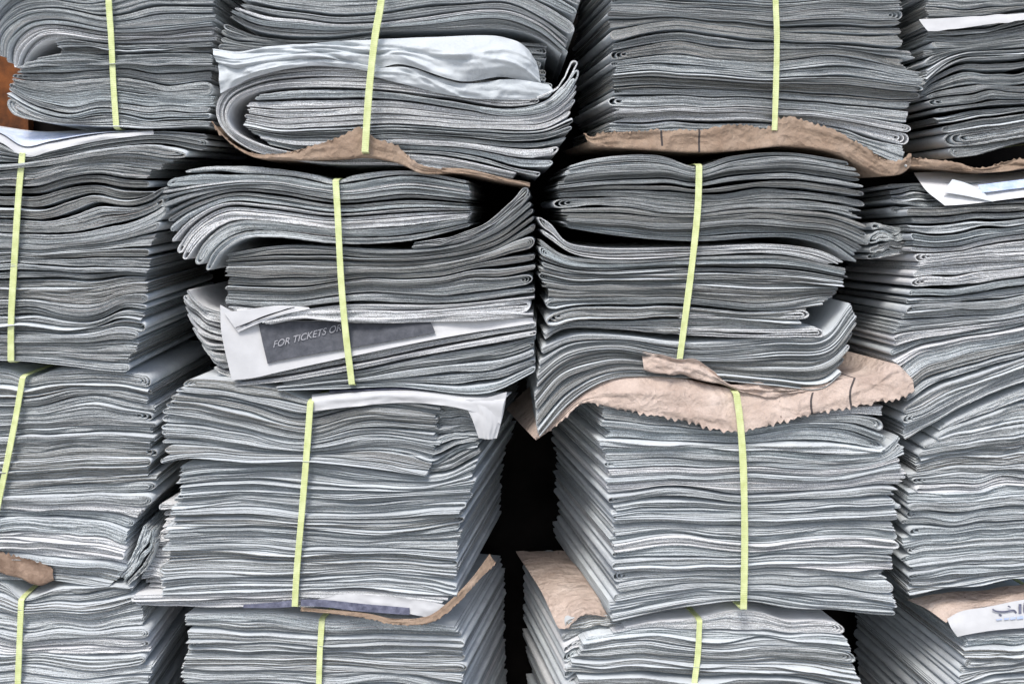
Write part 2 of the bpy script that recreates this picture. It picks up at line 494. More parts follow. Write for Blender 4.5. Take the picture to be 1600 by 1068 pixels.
    def sheet(s, name, rows, mat, nu=70, nv=10, thick=0.00035, serr=None, wrinkle=0.0015, back=None, wf=(9, 4), label=None, parent=None,
              creases=0, edge=0.0):
        """sheet of paper through rows of (px, py, y in mm from the bundle's front)"""
        A = np.stack([resample(r, nu) for r in rows])              # (r,nu,3)
        if len(rows) > 2:
            B = np.stack([resample(A[:, i], nv) for i in range(nu)], 1)
        else:
            t = np.linspace(0, 1, nv)[:, None, None]; B = A[0] * (1 - t) + A[1] * t
        if serr:
            which, cnt, amp = serr
            ph = np.linspace(0, cnt, nu); z = np.abs((ph % 1) * 2 - 1) * amp * (0.62 + 0.38 * noise1(nu, cnt * 0.6)) + 0.35 * amp * noise1(nu, cnt * 1.7)
            i = 0 if which == 'top' else -1
            B[i, :, 1] += z * (1 if which == 'top' else -1)
        if edge:
            B[-1, :, 1] += edge * noise1(nu, 18); B[0, :, 1] += edge * noise1(nu, 14)
        f1 = Field(*wf); f2 = Field(wf[0] * 3, wf[1] * 2)
        u, v = np.meshgrid(np.linspace(0, 1, nu), np.linspace(0, 1, nv))
        dis = wrinkle * (f1(u, v) + 0.45 * f2(u, v)) if creases < 3 else wrinkle * (2.1 * np.abs(f1(u, v)) + 0.55 * np.abs(f2(u, v)) - 0.9)
        for c in range(creases):                                   # sharp folds running across the sheet
            a = rng.uniform(0, math.pi); off = rng.uniform(0.1, 0.9)
            d = (u - off) * math.cos(a) + (v - 0.5) * math.sin(a) * 0.5
            ln = np.exp(-(((u - rng.random()) / 0.25) ** 2))
            dis += wrinkle * 1.5 * np.maximum(0, 1 - np.abs(d) / 0.035) * rng.choice([-1, 1]) * ln
        y = s.y0 + B[..., 2] * 0.001
        X, Y, Z = w3(B[..., 0], B[..., 1], y)
        P = np.stack([X, Y + dis, Z], -1)
        if back:
            which, dep, dz = back
            e = P[0] if which == 'top' else P[-1]
            ex = []
            for q in (0.03, 0.3, 1.0):
                w_ = e.copy(); w_[:, 1] += dep * q; w_[:, 0] += s.k * dep * q; w_[:, 2] += dz * min(1, q * 12); ex.append(w_)
            ex = np.stack(ex)
            P = np.concatenate([ex[::-1], P]) if which == 'top' else np.concatenate([P, ex])
        nu_, nv_ = P.shape[1], P.shape[0]
        uu, vv = np.meshgrid(np.linspace(0, 1, nu_), np.linspace(0, 1, nv_))
        # page uv in metres, unit uv for printed marks
        UV = np.stack([uu, vv], -1)
        if mat in ('page', 'white', 'blank', 'crumple'):
            UV = np.stack([P[..., 0], P[..., 2] + P[..., 1]], -1)
        gy = np.gradient(P, axis=0); gx = np.gradient(P, axis=1)
        nrm = np.cross(gx, gy); nrm /= np.maximum(np.linalg.norm(nrm, axis=-1, keepdims=True), 1e-9)
        if nrm[..., 1].mean() > 0: nrm = -nrm
        Q = P - nrm * thick
        mb = MB()
        mb.grid(P, UV); mb.grid(Q, UV, flip=True)
        for a, b, uva in ((P[0], Q[0], UV[0]), (P[-1], Q[-1], UV[-1]), (P[:, 0], Q[:, 0], UV[:, 0]), (P[:, -1], Q[:, -1], UV[:, -1])):
            mb.grid(np.stack([a, b], 1), np.stack([uva, uva], 1))
        o = mb.build(name, [M[mat] if isinstance(mat, str) else mat])
        if parent is None: settle(o, s.o)
        else:
            o.parent = parent; o.data.transform(__import__('mathutils').Matrix.Translation(-s.o.location))
        if label: o['label'] = label
        return o

def strip(b, pts, w, y, mat, name, parent=None, label=None):
    """a printed stroke: thin band along a line of (px,py)"""
    A = resample(pts, 16); t = np.gradient(A, axis=0); t /= np.linalg.norm(t, axis=1)[:, None]
    n = np.stack([t[:, 1], -t[:, 0]], 1) * w / 2
    r0 = [(a, c, y) for a, c in A + n]; r1 = [(a, c, y) for a, c in A - n]
    return b.sheet(name, [r0, r1], mat, nu=18, nv=2, wrinkle=0, label=label, parent=parent)

# ------------------------------------------------------------ the setting
GROUND = CAMZ + (HOR - 1262) * S
def struct(name, P, mat, **kw):
    mb = MB(); mb.grid(P, P[..., :2] * 1.0); o = mb.build(name, [mat]); o['kind'] = 'structure'; return o
gx_, gy_ = np.meshgrid(np.linspace(-30, 30, 31), np.linspace(-40, 20, 31))
struct('ground', np.stack([gx_, gy_, 0 * gx_ + GROUND - 0.002], -1), mat_plain('concrete', (0.30, 0.29, 0.28), (0.42, 0.41, 0.39), 8))
# backing wall behind the piles; near-black colour stands in for shade in the gaps
wm = mat_plain('gap_shade_black', (0.004, 0.004, 0.004), (0.016, 0.014, 0.013), 9, 1.0)
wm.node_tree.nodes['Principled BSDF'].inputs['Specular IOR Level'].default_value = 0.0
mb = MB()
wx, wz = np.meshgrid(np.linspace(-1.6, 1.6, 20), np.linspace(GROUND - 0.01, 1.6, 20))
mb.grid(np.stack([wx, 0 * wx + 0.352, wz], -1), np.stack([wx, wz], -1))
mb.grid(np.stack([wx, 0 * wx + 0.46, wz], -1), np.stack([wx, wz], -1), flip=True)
wall = mb.build('gap_shade_wall', [wm])
wall['label'] = 'wall behind the columns of newspaper bundles, near-black to stand in for shade in the gaps'
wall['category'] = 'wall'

# rust brown board at the upper left edge, behind the pile
bd_ = bpy.data.objects.new('wooden_board', None); C.objects.link(bd_)
bd_.location = (-0.86, 0.332, GROUND)
bd_['label'] = 'rusty orange-brown wooden board standing behind the pile at its upper left edge'
bd_['category'] = 'board'
bm_ = mat_plain('rust_brown_wood', (0.012, 0.007, 0.005), (0.20, 0.065, 0.016), 26, 0.7)
def box(name, x0, x1, y0, y1, z0, z1, mat, parent):
    mb = MB(); g = lambda a, b, c, d: mb.grid(np.array([[a, b], [c, d]], float), np.array([[[0, 0], [0, 1]], [[1, 0], [1, 1]]], float))
    p = lambda x, y, z: (x, y, z)
    g(p(x0,y0,z0), p(x0,y0,z1), p(x1,y0,z0), p(x1,y0,z1)); g(p(x0,y1,z0), p(x1,y1,z0), p(x0,y1,z1), p(x1,y1,z1))
    g(p(x0,y0,z0), p(x0,y1,z0), p(x0,y0,z1), p(x0,y1,z1)); g(p(x1,y0,z0), p(x1,y0,z1), p(x1,y1,z0), p(x1,y1,z1))
    g(p(x0,y0,z1), p(x0,y1,z1), p(x1,y0,z1), p(x1,y1,z1)); g(p(x0,y0,z0), p(x1,y0,z0), p(x0,y1,z0), p(x1,y1,z0))
    o = mb.build(name, [mat], smooth=False); o.parent = parent; return o
for i in range(3):
    box('plank', -0.14 + i * 0.1, -0.14 + i * 0.1 + 0.097, -0.012 + 0.002 * i, 0.01, 0.0, 1.35, bm_, bd_)

# ------------------------------------------------------------ the bundles
# ---- column A, leftmost
b = Bundle('topmost bundle of the leftmost column, its upper papers curling down over the left end', 170, 200, y0=0.004)
b.papers([(0, [(-30,70),(-28,-10),(20,-80),(100,-120),(340,-125)]),
          (.55, [(-2,88),(0,52),(30,22),(85,12),(173,22),(260,17),(338,14)]),
          (1, [(33,112),(38,94),(58,72),(95,60),(173,66),(260,65),(338,61)])], 15, left='fold', right='mix', rag=(5,6), gap=.14, splay=(.3,0))
b.papers([(0, [(88,67),(110,62),(173,70),(336,66)]), (1, [(92,84),(120,88),(173,84),(336,80)])], 2, left='open', right='open')
b.papers([(0, [(62,90),(95,84),(173,86),(336,82)]), (.3, [(26,112),(90,108),(173,108),(338,108)]),
          (.65, [(16,128),(45,142),(105,152),(173,156),(338,155)]), (.85, [(12,142),(44,160),(100,176),(173,180),(338,178)]),
          (1, [(14,186),(55,193),(110,196),(180,200),(338,198)])], 9, left='mix', right='mix', rag=(6,8), mats=('edge','page'))
b.strap([(173,-128),(173,0),(177,60),(180,130),(184,198)])

b = Bundle('leftmost bundle of the second row, a pale blue printed sheet on its top', 40, 575, y0=0.0, kz=0.03)
b.papers([(0, [(-170,202),(-60,204),(0,216),(38,238),(80,228),(160,212),(250,203),(326,207)]),
          (.08, [(-170,225),(-60,232),(38,252),(110,240),(180,228),(255,222),(330,232)]),
          (.16, [(-170,262),(38,272),(120,256),(200,250),(262,255)]),
          (.27, [(-170,312),(38,310),(120,303),(190,302),(240,300)]),
          (.34, [(-170,342),(38,345),(120,345),(190,335),(232,315),(258,292)]),
          (.40, [(-170,362),(38,366),(130,368),(200,356),(240,335),(264,312)]),
          (.50, [(-170,395),(38,398),(150,395),(200,390),(242,388)]),
          (.72, [(-170,470),(25,470),(150,470),(200,462),(236,462)]),
          (.80, [(-170,498),(25,500),(150,495),(195,485),(232,492)]),
          (1, [(-170,560),(20,561),(120,572),(170,578),(208,580)])], 27, left='open', right='mix', rag=(4,12), gap=.15, jut=.3)
b.sheet('printed_page', [[(-170,188,60),(-30,192,60),(0,197,50),(60,205,50),(130,204,50),(240,200,50)],
                   [(-170,201,5),(-60,203,4),(0,212,0),(38,236,-3),(80,227,-3),(160,211,0),(240,204,4)],
                   [(-170,208,-4),(-60,210,-4),(0,222,-5),(38,245,-6),(80,236,-6),(160,219,-5),(240,210,-3)]], 'blank', nv=8, wrinkle=.0015,
        label='white page draped over the top of the bundle')
b.sheet('blue_print', [[(-165,190,55),(-30,194,55),(0,199,45),(50,206,45),(120,207,45),(215,202,45)],
                   [(-165,196,12),(-60,199,10),(0,207,4),(38,228,0),(80,220,0),(150,208,2),(215,204,10)]], 'pale_blue', nv=6, wrinkle=.0008,
        label='pale blue printed area of the top page')
b.strap([(38,240),(33,300),(27,400),(21,500),(20,562)], 13)

b = Bundle('leftmost bundle of the third row, even grey page edges with a slanting yellow strap', 40, 905, y0=0.003, kz=0.02)
b.papers([(0, [(-170,586),(-40,578),(10,580),(38,592),(75,582),(150,577),(236,588)]),
          (.10, [(-170,620),(38,622),(150,614),(242,620)]),
          (.45, [(-170,735),(38,738),(150,735),(246,742)]),
          (.62, [(-170,785),(20,790),(150,788),(238,786)]),
          (.70, [(-170,805),(20,810),(150,812),(212,822)]),
          (.88, [(-170,862),(40,868),(150,878),(202,886)]),
          (1, [(-170,905),(40,905),(130,912),(186,914)])], 24, left='open', right='mix', rag=(4,12), jut=.25)
b.papers([(0, [(178,902),(206,866),(226,812)]), (1, [(200,914),(232,884),(250,834)])], 3, left='open', right='open', rag=(6,10), J=2, dy=.002, gap=.25, mats=('edge','page'))
b.sheet('kraft_wrapper', [[(-170,850,-3),(-60,850,-3),(0,860,-4),(30,868,-5),(60,876,-6),(82,886,-4)],
                          [(-170,895,-4),(-60,890,-4),(0,893,-6),(30,903,-6),(62,914,-6),(84,906,-3)]], 'kraft_dark', serr=('top', 30, 5), creases=3, nu=160,
        back=('bottom', .2, -.002), label='torn brown kraft paper under the bundle')
b.strap([(38,590),(30,640),(15,720),(0,792),(-10,850),(-16,905)], 12)

b = Bundle('bottom bundle of the leftmost column, pinched by its strap near the left edge', 40, 1262, y0=0.0, kz=0.05)
b.papers([(0, [(-170,894),(-60,896),(0,910),(38,934),(85,920),(150,914),(212,916)]),
          (.06, [(-170,918),(-60,922),(0,935),(38,950),(90,942),(150,940),(222,936)]),
          (.40, [(-170,1050),(38,1050),(130,1052),(238,1056)]),
          (.55, [(-170,1100),(38,1102),(130,1106),(218,1112)]),
          (1, [(-170,1262),(38,1262),(225,1262)])], 24, left='open', right='mix', rag=(4,14), jut=.3)
b.strap([(36,936),(34,1000),(31,1100),(28,1262)], 12)

# ---- column B
b = Bundle('top bundle of the second column with a crumpled white newspaper wrapped round its front', 620, 285, y0=-0.004)
b.papers([(0, [(352,-150),(600,-158),(800,-150),(925,-100)]),
          (.55, [(356,-40),(450,-42),(598,-58),(800,-48),(912,-4)]),
          (.80, [(372,2),(430,10),(510,24),(596,26),(700,14),(790,10),(845,28),(896,60)]),
          (1, [(350,24),(400,50),(500,58),(590,50),(700,48),(800,48),(845,62),(884,92)])], 17, left='fold', right='fold', rag=(8,12), gap=.2, splay=(.3,.4))
b.papers([(0, [(346,30),(400,54),(500,62),(590,54)]), (1, [(340,78),(400,78),(500,75),(590,70)])], 4, left='fold', right='open', mats=('edge_dark','page'))
b.papers([(0, [(560,62),(700,58),(855,64)]), (1, [(560,152),(700,152),(884,150)])], 8, left='open', right='fold', dy=.014, rag=(2,22), gap=.2)
# the folded-back wrapping papers: a big U round the left end
b.papers([(0, [(858,134),(800,126),(700,122),(600,108),(480,104),(400,116),(352,140),(337,168),(346,200),(385,232),(440,248),(520,256),(620,258),(700,268),(800,284)]),
          (1, [(840,162),(790,166),(700,152),(600,140),(480,136),(410,142),(368,160),(358,180),(366,204),(400,222),(450,236),(520,242),(620,240),(700,246),(810,270)])],
         4, left='fold', right='open', rag=(2,6), mats=('edge_light','white'), N=110, wob=.15, gap=.1)
b.papers([(0, [(402,150),(480,141),(600,144),(700,158),(790,170),(850,158),(880,128),(905,92)]),
          (.12, [(384,162),(480,158),(600,160),(720,172),(800,180),(860,170),(890,145),(905,118)]),
          (.35, [(376,182),(430,188),(500,186),(600,184),(750,194),(850,192),(896,170)]),
          (.65, [(388,204),(450,212),(600,210),(750,218),(840,226),(890,216)]),
          (1, [(420,226),(480,238),(600,238),(700,244),(780,262),(842,280)])], 11, left='open', right='fold', rag=(10,10), gap=.16, mats=('edge','page'), splay=(0,.45), J=2)
b.papers([(0, [(835,150),(866,132),(880,112),(890,93)]), (1, [(846,172),(880,150),(898,118),(909,98)])], 1, left='open', right='fold', J=1, thin=.3, dy=-.004, gap=0, rag=(0,0), jut=0, mats=('edge_light','white'))
b.papers([(0, [(700,118),(790,126),(860,132)]), (1, [(700,150),(790,160),(858,156)])], 1, left='open', right='fold', J=2, thin=.4, dy=-.002, gap=0, rag=(0,0), jut=0, mats=('edge_light','white'))
b.sheet('crumpled_page', [[(332,76,-6),(372,80,-6),(420,72,-8),(500,67,-8),(590,62,-6),(680,58,-6),(785,57,-4),(822,74,-2),(838,96,4)],
                    [(334,88,-12),(372,95,-14),(420,84,-14),(500,78,-14),(590,76,-13),(680,74,-19),(770,72,-18),(822,90,-10),(842,112,2)],
                    [(337,95,-10),(372,102,-16),(420,94,-15),(500,88,-16),(590,92,-13),(660,92,-22),(745,98,-24),(815,102,-14),(845,128,2)],
                    [(341,99,-8),(372,107,-10),(420,99,-11),(500,90,-12),(585,106,-10),(625,100,-16),(720,127,-18),(790,120,-10),(850,140,2)]],
        'crumple', nu=150, nv=28, wrinkle=.003, wf=(6,3), creases=16, label='crumpled white page bulging forward')
b.sheet('crumpled_page', [[(341,101,-5),(400,98,-8),(480,88,-9),(540,92,-8),(600,102,-8)],
                    [(342,122,-8),(400,108,-13),(480,99,-13),(540,100,-10),(600,108,-9)],
                    [(344,146,-5),(400,120,-8),(480,104,-9),(540,106,-7),(600,116,-7)]], 'crumple', nu=80, nv=16, wrinkle=.002, creases=5,
        label='second white page folded below the first')
b.sheet('crumpled_page', [[(574,112,-9),(600,106,-9),(640,106,-12),(720,130,-12),(800,124,-8),(858,132,-2)],
                    [(575,114,-9),(600,118,-9),(640,126,-12),(720,142,-14),(800,140,-10),(864,142,-3)],
                    [(576,117,-8),(600,124,-8),(640,134,-8),(720,152,-9),(800,156,-7),(856,152,-1)]], 'crumple', nu=80, nv=12, wrinkle=.002, creases=5,
        label='lower white page with a soft fold')
b.sheet('kraft_wrapper', [[(330,188,2),(345,208,-2),(385,236,-8),(430,240,-8),(500,222,-9),(545,204,-9),(560,196,-10),(585,214,-10),(620,226,-9),(650,252,-8),(680,262,-6),(705,266,-4)],
                          [(336,196,0),(352,216,-6),(392,244,-9),(440,249,-11),(500,250,-12),(545,248,-12),(570,246,-12),(600,250,-11),(630,258,-10),(655,270,-9),(680,272,-6),(705,270,-4)]],
        'kraft', nu=220, serr=('top', 38, 5.5), creases=3, back=('bottom', .2, -.001), label='serrated brown kraft paper under the bundle')
b.sheet('kraft_wrapper', [[(690,262,-7),(730,264,-6),(780,276,-4),(828,286,0)], [(690,269,-8),(730,272,-7),(780,282,-4),(828,291,0)]], 'kraft', nu=60,
        back=('bottom', .2, -.001), label='thin trailing strip of kraft paper')
b.strap([(606,-160),(600,0),(590,60),(580,150),(574,238)], 14, lift=.021)

b = Bundle('second-row bundle with a dark ticket advertisement and a fan of curled folds at its left', 550, 610, y0=0.0, k=0.03)
b.papers([(0, [(300,262),(350,256),(430,262),(500,274),(527,282),(555,272),(640,266),(738,283)]),
          (.12, [(262,288),(330,280),(430,278),(527,293),(640,280),(740,295)]),
          (.45, [(262,345),(300,322),(360,302),(430,306),(527,320),(640,312),(738,318)]),
          (.75, [(280,400),(305,362),(350,334),(410,334),(527,346),(640,340),(738,334)]),
          (1, [(334,422),(348,396),(385,372),(440,370),(527,380),(640,376),(738,352)])], 13, left='fold', right='open', rag=(4,8), gap=.18, J=2, wob=.15, jut=.1, splay=(.5,0))
b.papers([(0, [(640,378),(700,368),(760,345),(800,310),(822,284)]), (1, [(640,390),(705,382),(770,360),(812,326),(832,300)])], 2, left='open', right='fold', J=2, thin=.5, mats=('edge_light','page'))
b.papers([(0, [(352,396),(430,384),(527,386),(640,390),(720,380),(780,352),(828,312)]),
          (.3, [(350,410),(430,405),(527,408),(680,404),(770,385),(836,342)]),
          (.6, [(352,432),(450,432),(540,432),(700,428),(836,390)]),
          (.8, [(350,455),(450,458),(540,455),(700,450),(836,425)]),
          (1, [(350,476),(450,482),(540,474),(700,474),(836,460)])], 9, left='open', right='fold', rag=(4,6), gap=.16, splay=(0,.35))
b.papers([(0, [(352,478),(450,484),(540,476),(700,476),(836,462)]), (1, [(420,506),(480,496),(540,502),(680,502),(836,494)])], 3, left='open', right='fold',
         mats=('edge_light','white'), rag=(2,4), jut=.6)
pg = b.sheet('printed_page', [[(344,476,-4),(380,494,-2),(440,500,4),(560,500,8),(700,498,4),(832,496,0)],
                    [(346,520,-8),(384,535,-6),(440,535,-2),(560,520,0),(700,510,0),(834,502,-1)],
                    [(362,594,-9),(396,590,-9),(440,580,-9),(560,554,-8),(700,526,-5),(838,504,-2)]], 'blank', nu=90, nv=14, wrinkle=.0006,
        label='white page carrying the dark advertisement')
b.sheet('printed_panel', [[(404,505,-2.4),(440,502,1.2),(560,502,5.2),(630,502,3),(672,502,1.4)],
                    [(410,534,-6.8),(440,533,-4.4),(560,520,-2.4),(630,513,-2.6),(676,509,-3)],
                    [(418,568,-10.5),(440,562,-10.6),(560,541,-9.6),(630,529,-8.4),(680,519,-7.4)]], 'advert', nu=60, nv=10, wrinkle=0, parent=pg,
        label='dark grey advertisement panel')
# lettering on the advertisement
cu = bpy.data.curves.new('lettering', 'FONT'); cu.body = 'FOR TICKETS OR'; cu.size = 1; cu.extrude = 0.0; cu.align_x = 'LEFT'
tmp = bpy.data.objects.new('lettering', cu); C.objects.link(tmp)
bpy.context.view_layer.update()
me = bpy.data.meshes.new_from_object(tmp); bpy.data.objects.remove(tmp)
co = np.zeros(len(me.vertices) * 3, np.float32); me.vertices.foreach_get('co', co); co = co.reshape(-1, 3)
wdt = co[:, 0].max() - co[:, 0].min(); co[:, 0] = (co[:, 0] - co[:, 0].min()) / wdt; co[:, 1] /= 0.73
px = 427 + 106 * co[:, 0] + 2.5 * co[:, 1]; py = 541 - 27 * co[:, 0] - 11.5 * co[:, 1] + 2
tt = (py - 502) / 60.0
ym = np.interp(tt, [0, .5, 1], [2.4, -4.2, -10.6]) - 1.9
X, Y, Z = w3(px, py, b.y0 + ym * 0.001)
loc = b.o.location
me.vertices.foreach_set('co', np.stack([X - loc.x, Y - loc.y, Z - loc.z], 1).astype(np.float32).ravel())
me.materials.clear(); me.materials.append(M['letter']); me.update()
lt = bpy.data.objects.new('lettering', me); C.objects.link(lt); lt.parent = pg
lt['label'] = 'pale lettering reading FOR TICKETS OR'
b.sheet('folded_corner', [[(350,488,-8),(380,484,-8),(440,477,-4),(482,480,-3)], [(372,519,-10),(396,508,-10),(440,492,-7),(484,482,-4)]], 'blank', nu=30, nv=8, wrinkle=.0004)
for q in range(3):
    o_ = 5 * q
    strip(b, [(368+o_*1.5, 512-o_*.4), (400+o_, 500-o_*.5), (450+o_, 482-o_*.2)], 1.6, -11.5, 'advert', 'printed_line')
b.papers([(0, [(362,586),(430,578),(560,552),(700,525),(838,500)]), (1, [(366,603),(440,596),(560,576),(700,548),(838,524)])], 2, left='open', right='fold',
         mats=('edge_light','white'), rag=(0,2), dy=-.004, wob=.1, J=3)
b.papers([(0, [(420,600),(560,580),(700,552),(780,540),(838,526)]), (.5, [(430,604),(560,594),(700,582),(780,572),(838,545)]),
          (1, [(430,606),(520,605),(620,602),(760,612),(838,580)])], 5, left='open', right='fold', rag=(20,6))
b.papers([(0, [(286,446),(300,470),(330,486),(420,492)]), (.4, [(280,478),(300,508),(330,525),(420,530)]), (1, [(330,584),(350,594),(380,598),(430,602)])],
         9, left='fold', right='open', dy=.02, rag=(6,2), gap=.22, J=2, splay=(.5,0), mats=('edge','white'))
b.strap([(527,283),(530,330),(536,440),(543,520),(552,597)], 13, lift=.012)

b = Bundle('third-row bundle of uneven papers, a white page corner hanging at its upper right', 500, 968, y0=-0.002, k=0.15, kz=0.03, depth=0.32)
b.papers([(0, [(292,590),(350,592),(430,605),(487,626),(530,616),(600,612),(700,628)]),
          (.3, [(256,632),(330,640),(430,662),(487,668),(560,654),(690,652)]),
          (.6, [(250,675),(330,678),(430,694),(487,698),(600,688),(690,692)]),
          (1, [(256,722),(300,712),(390,716),(487,716),(600,730),(676,742)])], 13, left='fold', right='open', rag=(5,10), gap=.16, jut=.3)
b.papers([(0, [(600,640),(700,634),(752,640)]), (1, [(600,738),(690,738),(754,706)])], 8, left='open', right='open', dy=.012, rag=(2,14), gap=.2)
b.papers([(0, [(272,730),(330,724),(480,722),(600,738),(690,744),(750,716)]),
          (.3, [(268,775),(400,770),(480,776),(600,778),(742,764)]),
          (.6, [(256,832),(400,828),(475,834),(600,836),(728,822)]),
          (.85, [(246,884),(463,888),(600,884),(724,898)]),
          (1, [(240,926),(463,918),(600,918),(716,930)])], 23, left='mix', right='mix', rag=(14,12), jut=.35, gap=.15)
b.papers([(0, [(238,788),(300,792),(420,795)]), (1, [(202,930),(300,935),(420,935)])], 11, left='mix', right='open', dy=.016, rag=(16,2), gap=.2, mats=('edge_light','white'))
b.papers([(0, [(202,928),(300,926),(463,920),(600,922),(706,932)]), (1, [(206,946),(300,948),(463,946),(560,948),(664,966)])], 2, left='fold', right='open', mats=('edge_light','white'))
b.sheet('printed_page', [[(486,938,-6),(530,928,-6),(580,929,-6),(660,938,-6),(704,946,-4)], [(486,944,-6),(530,946,-7),(580,950,-7),(640,958,-7),(672,965,-5)]], 'blank', nu=60, nv=8, wrinkle=.001,
        label='white folded page at the foot of the bundle')
b.sheet('navy_print', [[(380,944,-7),(430,940,-7.4),(463,936,-8)], [(380,949,-7),(430,949,-7.4),(463,947,-8)]], 'navy', nu=24, nv=4, wrinkle=0)
b.sheet('navy_print', [[(470,936,-8.6),(500,936,-8.6),(560,942,-8.6),(640,949,-8.6)], [(470,946,-8.6),(500,947,-8.6),(560,954,-8.8),(640,960,-8.8)]], 'navy', nu=40, nv=4, wrinkle=.0002,
        label='dark blue printed band on the lowest page')
b.sheet('white_page', [[(487,616,10),(560,607,20),(660,604,24),(740,612,20),(800,612,20)],
                       [(487,624,-4),(540,616,-4),(640,612,-5),(730,622,-7),(790,622,-4)],
                       [(489,642,-6),(540,636,-7),(640,629,-8),(730,640,-10),(782,662,-7)]], 'blank', nu=80, nv=10, wrinkle=.0012, creases=2,
        label='white page lying over the top right of the bundle')
b.sheet('white_page', [[(722,624,-8),(755,622,-9),(792,612,-4)], [(738,655,-9),(762,664,-10),(786,648,-4)], [(748,684,-6),(765,686,-8),(776,684,-4)]], 'blank', nu=24, nv=14, wrinkle=.001, creases=2,
        label='white page corner hanging down at the upper right')
b.sheet('navy_print', [[(515,607,20),(580,603,22),(650,601,24),(700,603,24)], [(515,612,0),(580,609,0),(650,607,0),(700,610,0)]], 'navy', nu=40, nv=4, wrinkle=0, label='dark blue print on the top page')
b.sheet('kraft_wrapper', [[(470,948,-3),(560,956,-8),(620,966,-10),(668,962,-12),(700,940,-6),(735,905,10),(765,865,40)],
                          [(470,954,-3),(560,964,-9),(620,976,-12),(672,974,-14),(708,950,-8),(742,914,10),(775,880,40)]], 'kraft', nu=240, serr=('bottom', 46, 4), creases=2,
        label='brown kraft strip curling up at the lower right')
b.strap([(487,628),(482,700),(474,800),(466,890),(463,942)], 13, lift=.009)

b = Bundle('bottom bundle of the second column, flat and evenly stacked', 500, 1262, y0=0.012, k=0.16, kz=-0.02, depth=0.29)
b.papers([(0, [(286,958),(400,956),(503,966),(600,964),(715,976)]),
          (.12, [(290,1000),(400,1000),(503,1000),(600,1002),(728,1008)]),
          (.35, [(276,1064),(400,1060),(503,1066),(620,1060),(728,1080)]),
          (1, [(285,1262),(503,1262),(735,1262)])], 24, left='mix', right='mix', rag=(8,6), mats=('edge','page'), gap=.1)
b.strap([(504,968),(501,1020),(499,1100),(495,1262)], 12)

# ---- column C
b = Bundle('top bundle of the third column, straight-sided and sitting on serrated kraft paper', 1185, 240, y0=0.006, k=-0.09)
b.papers([(0, [(948,-150),(1207,-145),(1425,-150)]),
          (.40, [(950,-5),(1050,-5),(1207,10),(1300,5),(1420,8)]),
          (.55, [(948,48),(1050,40),(1207,56),(1300,52),(1422,66)]),
          (.68, [(955,100),(1040,92),(1130,98),(1207,104),(1300,100),(1446,118)]),
          (.85, [(950,160),(1050,155),(1207,160),(1300,166),(1430,178)]),
          (1, [(948,208),(1050,212),(1207,212),(1300,222),(1360,240),(1420,262)])], 28, left='mix', right='mix', rag=(8,12), jut=.35, gap=.13)
M['kraft_marked'] = mat_kraft('kraft_paper_marked', [(.228, .0030, -1, .62), (.338, .0030, -1, 2)])
b.sheet('kraft_wrapper', [[(912,206,6),(922,212,0),(945,206,-10),(1030,202,-11),(1100,200,-12),(1165,193,-12),(1195,200,-12),(1215,184,-13),(1235,180,-13),(1270,190,-12),(1310,205,-12),(1350,228,-13),(1380,246,-13),(1405,250,-11),(1424,238,-5)],
                          [(918,222,4),(928,228,-5),(950,230,-11),(1030,235,-13),(1100,238,-13),(1165,234,-14),(1200,230,-14),(1225,228,-14),(1245,229,-14),(1275,232,-14),(1310,240,-14),(1350,260,-15),(1380,274,-15),(1408,272,-12),(1424,260,-6)]],
        'kraft_marked', nu=300, nv=12, serr=('top', 58, 6), creases=9, wrinkle=.0014, wf=(6,2), back=('bottom', .22, .0), label='serrated brown kraft paper with two black tick marks')
b.strap([(1206,-146),(1207,0),(1209,60),(1208,130),(1206,204)], 12, lift=.014)

b = Bundle('second-row bundle of the third column, papers spilling down at its lower left', 1100, 600, y0=0.0, k=-0.03)
b.papers([(0, [(890,258),(940,244),(1030,240),(1088,258),(1140,242),(1240,236),(1325,248)]),
          (.3, [(868,290),(950,282),(1040,282),(1088,292),(1200,280),(1350,288)]),
          (.6, [(866,325),(960,322),(1086,332),(1200,322),(1290,330),(1358,354)]),
          (1, [(884,356),(960,368),(1084,378),(1220,372),(1290,384),(1340,412)])], 14, left='mix', right='fold', rag=(8,6), gap=.15, splay=(0,.4))
b.papers([(0, [(836,333),(858,344),(882,374),(930,384),(1084,384),(1220,380),(1290,392),(1325,412)]),
          (1, [(846,364),(864,376),(890,392),(930,400),(1084,398),(1220,396),(1300,412)])], 2, left='fold', right='open', mats=('edge_light','white'), jut=1.0, wob=.1)
b.papers([(0, [(842,372),(880,398),(930,404),(1084,402),(1220,400),(1328,420)]),
          (.35, [(842,420),(900,430),(1080,428),(1220,428),(1322,440)]),
          (.65, [(844,462),(900,462),(1075,464),(1220,466),(1305,462)]),
          (.85, [(846,500),(900,488),(1070,492),(1180,494),(1268,494)]),
          (1, [(850,532),(880,515),(950,514),(1066,524),(1180,520),(1290,522)])], 11, left='mix', right='mix', rag=(6,8), gap=.13)
b.papers([(0, [(846,540),(900,520),(1060,530),(1200,524),(1285,520),(1328,470)]),
          (.5, [(836,612),(880,566),(950,548),(1060,560),(1200,558),(1290,552),(1338,505)]),
          (1, [(838,684),(895,622),(950,592),(1060,588),(1200,598),(1280,604),(1312,580)])], 9, left='open', right='fold', rag=(4,4), gap=.16, splay=(.1,.4))
